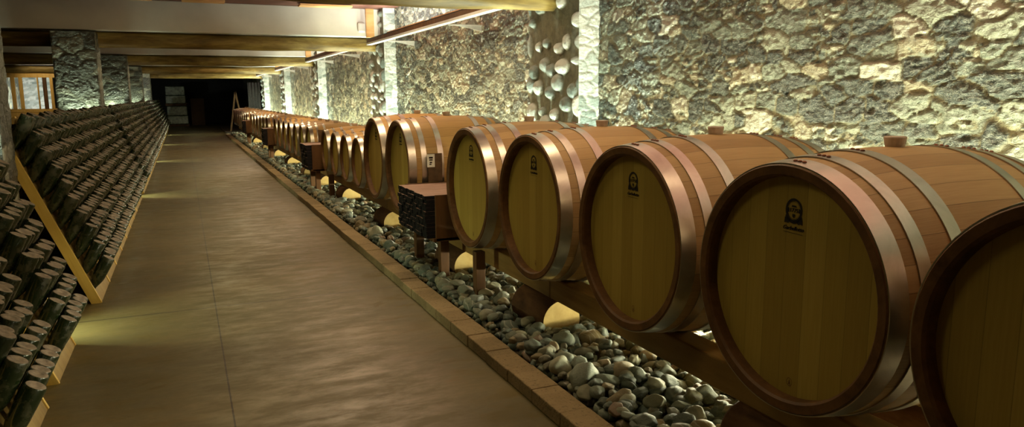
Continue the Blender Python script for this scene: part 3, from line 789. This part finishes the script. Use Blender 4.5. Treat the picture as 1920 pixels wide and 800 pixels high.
# bottle
prof = [(.0, .012), (.020, .010), (.034, .003), (.041, 0.), (.0445, .006), (.0445, .155), (.043, .175), (.036, .205), (.026, .235), (.018, .262), (.0155, .285), (.0165, .286), (.0165, .296), (.014, .300)]
def bottle_parts(N_, P=prof):
    mb = MB(); mb.lathe(P[3:], N_, None, 0, (False, True)); return mb
bt = bottle_parts(28).build('sparkling_wine_bottle', M_GLASS, smooth=True)
mbb = MB(); mbb.lathe([(.0405, .0005), (.036, -.0015), (.020, .0035), (.001, .006)], 28, None, 0, (False, True)); base = mbb.build('bottle_base', M_BASE, bt, smooth=True)
E50 = math.radians(62)
def bottle_pose(y0, c, r, jit, rear=False, ox=-.66):
    v = OFFV+CELLZ*(r+.5); u = OFFU+CELLY*(c+.5)
    hx = ox-math.sin(e20)*v; hz = math.cos(e20)*v
    el = E50+jit[0]; L = .243+jit[1]
    d = Vector((math.cos(el), jit[2], math.sin(el))).normalized()
    hole = Vector((hx, y0+u, hz))
    if rear:
        d.x = -d.x; hole.x = ox-1.05+math.sin(e20)*v
    bpos = hole+d*L
    z = -d; x = Vector((0, 1, 0)).cross(z).normalized(); y = z.cross(x)
    m = Matrix((x, y, z)).transposed().to_4x4(); m.translation = bpos
    return m
allb = []
for b, k, y in units:
    for c in range(6):
        for r in range(10):
            jit = (rr.uniform(-.05, .05), rr.uniform(-.012, .012), rr.uniform(-.03, .03))
            m = bottle_pose(y, c, r, jit, ox=RXX[b])
            allb.append((m, b, k, c, r))
cand = [q for q in allb if q[1] in 'AB' and in_frame(q[0].translation, 0.0)]
cand.sort(key=lambda q: q[0].translation.y); cand = cand[:300]; cs = set(id(q) for q in cand)
rown = ['lowest', 'second', 'third', 'fourth', 'fifth', 'sixth', 'seventh', 'eighth', 'ninth', 'top']
coln = ['nearest', 'second', 'third', 'fourth', 'fifth', 'sixth']
for q, (m, b, k, c, r) in enumerate(cand):
    o = bt if q == 0 else dup(bt)
    o.matrix_world = m @ Matrix.Rotation(rr.uniform(0, 6), 4, 'Z')
    rk = {('A', 0): 'bottom-left corner rack', ('A', 1): 'second rack from bottom left', ('B', 0): 'rack with yellow edge'}.get((b, k), '%s rack after the yellow edge' % ORDS[k-1])
    tag(o, 'dusty bottle, %s row from the floor, %s column, %s' % (rown[r], coln[c], rk), 'bottle', 'bottles in the riddling racks')
# remaining bottles in one mesh
lowb = bottle_parts(10, prof[:3]+[(.041, 0.), (.0445, .006), (.0445, .16), (.036, .205), (.016, .27), (.016, .300)])
lb = MB(); lb.v = list(lowb.v); lb.f = list(lowb.f); lb.m = list(lowb.m); lb.lathe([(.0405, .0005), (.03, -.001)], 10, None, 1, (False, True))
lv = np.array(lb.v); lm = lb.m; VV = []; FF = []; MM = []; n = 0
extra = []
for b, k, y in units[:3]:
    for c in range(6):
        for r in range(10): extra.append(bottle_pose(y, c, r, (rr.uniform(-.05, .05), rr.uniform(-.012, .012), 0), True, RXX[b]))
mats = [q[0] for q in allb if id(q) not in cs]+extra
for m in mats:
    A = np.array(m); VV.append(lv@A[:3, :3].T+A[:3, 3]); FF += [tuple(i+n for i in f) for f in lb.f]; MM += lm; n += len(lv)
me = bpy.data.meshes.new('racked_bottles'); me.from_pydata(np.concatenate(VV).tolist(), [], FF); me.polygons.foreach_set('material_index', MM)
o = link_mesh('racked_bottles', me, [M_GLASS, M_BASE], smooth=True)
tag(o, 'hundreds of dusty bottles filling the farther riddling racks', 'bottles', 'bottles in the riddling racks', 'stuff')

# ------------------------------------------------------------------ glazed wooden screen on the left, far bay
t = empty('glazed_wooden_screen', (0, 26.6, 0)); tag(t, 'honey coloured wooden screen with glass between the left pillars', 'wooden screen')
MB().box(-4.75, 0, 2.14, -1.7, .1, 2.30).build('top_rail', M_FRAME, t, bevel=.004)
MB().box(-4.75, 0, 1.10, -1.7, .1, 1.20).build('middle_rail', M_FRAME, t, bevel=.004)
MB().box(-4.75, .01, 0, -1.7, .08, 1.10).build('lower_panel', M_FRAME, t, bevel=.004)
for k, (x, wd) in enumerate(((-4.62, .1), (-4.42, .09), (-3.98, .03), (-3.80, .1), (-3.62, .08), (-3.48, .04), (-3.2, .08), (-2.6, .08), (-2.0, .1))):
    MB().box(x-wd/2, -.01, 1.2, x+wd/2, .09, 2.14).build('post', (M_FRAME, M_REDWOOD)[k in (3, 5)], t, bevel=.003)
m, nt, b = new_mat('screen_glass'); b.inputs['Base Color'].default_value = (1, 1, 1, 1); b.inputs['Transmission Weight'].default_value = 1; b.inputs['Roughness'].default_value = .02; b.inputs['IOR'].default_value = 1.02
MB().box(-4.6, .045, 1.2, -1.75, .05, 2.14).build('glass_pane', m, t)
p = Panels()
p.add('cobble', (XL+.2, 32.2, 0), (0, 1, 0), (0, 0, 1), (1, 0, 0), 1., CEIL, .04, 91, 1); p.add('pale', (XL, 32.2, 0), (1, 0, 0), (0, 0, 1), (0, -1, 0), .9, CEIL, .04, 92, 0, .01)
tag(p.build('stone_pilaster', [M_PIL, M_COB]), 'pale lit stone pilaster seen through the wooden screen at left', 'pilaster')

# ------------------------------------------------------------------ far end
M_WRAP = flat('shrink_wrapped_glass', (.16, .20, .14), .25, spec=.9, nscale=9, amt=.6, bump=.5)
for k, (x, y, z, hh, wd) in enumerate(((-.78, 42.8, 0, 1.0, 1.05), (-.80, 42.8, 1.08, .95, 1.0))):
    t = empty('wrapped_pallet', (x, y, z)); tag(t, ('lower', 'upper')[k]+' wrapped pallet of bottles at the dark end of the aisle', 'pallet', 'wrapped pallets')
    for j in range(5): MB().box(j*.24, 0, .09, j*.24+.12, 1., .12).build('deck_board', M_REDWOOD, t)
    for j in range(3): MB().box(0, j*.44, 0, wd, j*.44+.1, .09).build('bearer', M_REDWOOD, t)
    mb = MB(); mb.box(.02, .02, .12, wd-.02, .98, hh*.55); mb.box(.03, .03, hh*.57, wd-.04, .96, hh+.05); mb.build('wrapped_bottles', M_WRAP, t, bevel=.03)
t = empty('lattice_crate', (.42, 43.6, 0)); tag(t, 'dim wooden lattice crate standing beside the wrapped pallets', 'crate')
for j in range(8): MB().box(j*.09, 0, 0, j*.09+.035, .02, 1.45).build('upright_slat', M_REDWOOD, t)
for j in range(14): MB().box(0, -.02, .03+j*.104, .66, 0, .065+j*.104).build('cross_slat', M_REDWOOD, t)
MB().box(0, .03, 0, .66, .8, 1.44).build('inner_box', M_CARD, t)
t = empty('folding_easel', (2.15, 34.6, 0)); tag(t, 'leaning wooden easel at the far end of the barrel row', 'easel')
for s in (-1, 1):
    o = MB().box(-.035, -.02, 0, .035, .02, 1.75).build('leg', M_REDWOOD, t); o.location = (s*.28, 0, 0); o.rotation_euler = (0, -s*.16, 0); o.data.materials[0] = M_CARD
o = MB().box(-.18, -.03, .9, .18, -.01, .96).build('cross_bar', M_REDWOOD, t)
t = empty('pale_sheet', (2.55, 35.5, .35)); o = MB()
nn = 20
for i in range(nn+1):
    for z in (0, 1.75): o.v.append((.55*i/nn, .04*math.sin(i*1.3), z))
for i in range(nn): o.f.append((2*i, 2*i+2, 2*i+3, 2*i+1)); o.m.append(0)
bpy.data.objects.remove(t)
cl = o.build('hanging_sheet', flat('grey_sheet', (.16, .17, .18), .5), smooth=True); cl.location = (2.75, 35.5, .4); md = cl.modifiers.new('s', 'SOLIDIFY'); md.thickness = .01
tag(cl, 'grey hanging plastic sheet in the dark beyond the last barrels', 'plastic sheet')

# ------------------------------------------------------------------ light
def area(loc, sx, sy, power, col, rot=(0, 0, 0), spread=PI):
    d = bpy.data.lights.new('area', 'AREA'); d.shape = 'RECTANGLE'; d.size = sx; d.size_y = sy; d.energy = power; d.color = col; d.spread = spread
    o = bpy.data.objects.new('area_light', d); C.objects.link(o); o.location = loc; o.rotation_euler = rot; return o
def spot(loc, target, power, col, ang=70, blend=.6, r=.05):
    d = bpy.data.lights.new('spot', 'SPOT'); d.energy = power; d.color = col; d.spot_size = math.radians(ang); d.spot_blend = blend; d.shadow_soft_size = r
    o = bpy.data.objects.new('spot_light', d); C.objects.link(o); o.location = loc
    o.rotation_euler = (Vector(target)-Vector(loc)).to_track_quat('-Z', 'Y').to_euler(); return o
def pointl(loc, power, col, r=.04):
    d = bpy.data.lights.new('point', 'POINT'); d.energy = power; d.color = col; d.shadow_soft_size = r
    o = bpy.data.objects.new('point_light', d); C.objects.link(o); o.location = loc; return o
YEL = (.97, 1., .66); COOL = (.84, 1., .80); WARM = (1., .72, .42); GRN = (.90, 1., .52)
bays = [(-.3, 5.5), (6.9, 12.3), (13.7, 19.1), (20.5, 25.9), (27.3, 32.6)]
for i, (a, b) in enumerate(bays):
    L = b-a; yc = (a+b)/2
    t = empty('floor_light_strip', (3.03, a, .05)); tag(t, '%s floor light strip hidden behind the barrels' % ORDS[i], 'light strip', 'floor light strips behind the barrels')
    MB().box(-.03, 0, 0, .03, L, .03).build('housing', M_METAL, t); MB().box(-.022, .01, .031, .022, L-.01, .036).build('diffuser', M_DIFF, t)
    area((3.0, yc, .10), .06, L, (640, 520, 420, 400, 380)[i], YEL, (0, PI+.42, 0))
    area((2.96, yc, .21), .08, L, 150, (1., .95, .62), (0, PI/2+.0, 0))
    area((RX+.03, yc, 2.52), .05, L*.95, 120, (1., .96, .86), (PI, 0, 0))
for i, y in enumerate(PY):
    spot((3.24, y-.40, .10), (3.29, y, 1.9), 330, COOL, 80)
    spot((XP-.22, y+.5, .12), (XP, y+.5, 2.2), 480, COOL, 90)
for i, y in enumerate(PY):
    if i == 0:
        spot((-1.25, 5.36, .32), (-.1, 5.50, 0), 90, (.86, 1., .58), 80, 1.); spot((-1.14, 5.40, 1.0), (-1.12, 5.757, 1.9), 36, COOL, 100)
    else:
        spot((-1.02, y+.16, .28), (.1, y+.18, 0), 60, (.9, 1., .6), 70); spot((-1.36, y-.10, 1.15), (-1.38, y-.02, 2.4), 46, (.82, 1., .70), 110)
    spot((-.98, y+.24, 1.30), (-.80, y+.45, 2.4), 7, (1., .95, .6), 60)
for i, (x, y, p) in enumerate(((1.9, 1.9, 10), (1.8, 3.9, 22), (1.7, 7.4, 34), (1.7, 9.6, 30), (1.6, 14.6, 42), (1.6, 21.2, 42), (1.6, 25.4, 22))):
    area((x, y, 2.93), 1.0, .4, p, WARM)
for i, (x, y, p) in enumerate(((-.3, 2.6, 8), (.3, 4.6, 10), (.6, 7.6, 5), (.6, 10.4, 12), (.6, 15.4, 22), (.6, 22., 22))):  # added fill over the aisle, lifts the barrel heads; no real fixtures
    area((x, y, 2.93), 1.0, .4, p, (1., .84, .42))
spot((-3.6, 25.2, 2.85), (-3.4, 26.7, 1.8), 60, (1., .85, .6), 90)  # added spot that brightens the wooden screen, no fixture behind it
pointl((-4.0, 29.5, 1.0), 260, (.95, 1., .9), .1)
pointl((.5, 40, 2.6), 4, GRN, .2)
wd = bpy.data.worlds.new('world'); sc.world = wd; wd.use_nodes = True
bg = wd.node_tree.nodes['Background']; bg.inputs[0].default_value = (.62, .60, .26, 1); bg.inputs[1].default_value = .06

vs = sc.view_settings; sc.display_settings.display_device = 'sRGB'
vs.view_transform = 'Standard'; vs.look = 'None'; vs.gamma = 1; vs.use_curve_mapping = False; vs.exposure = 0.0
sc.cycles.use_denoising = True; sc.cycles.max_bounces = 6; sc.cycles.sample_clamp_indirect = 4
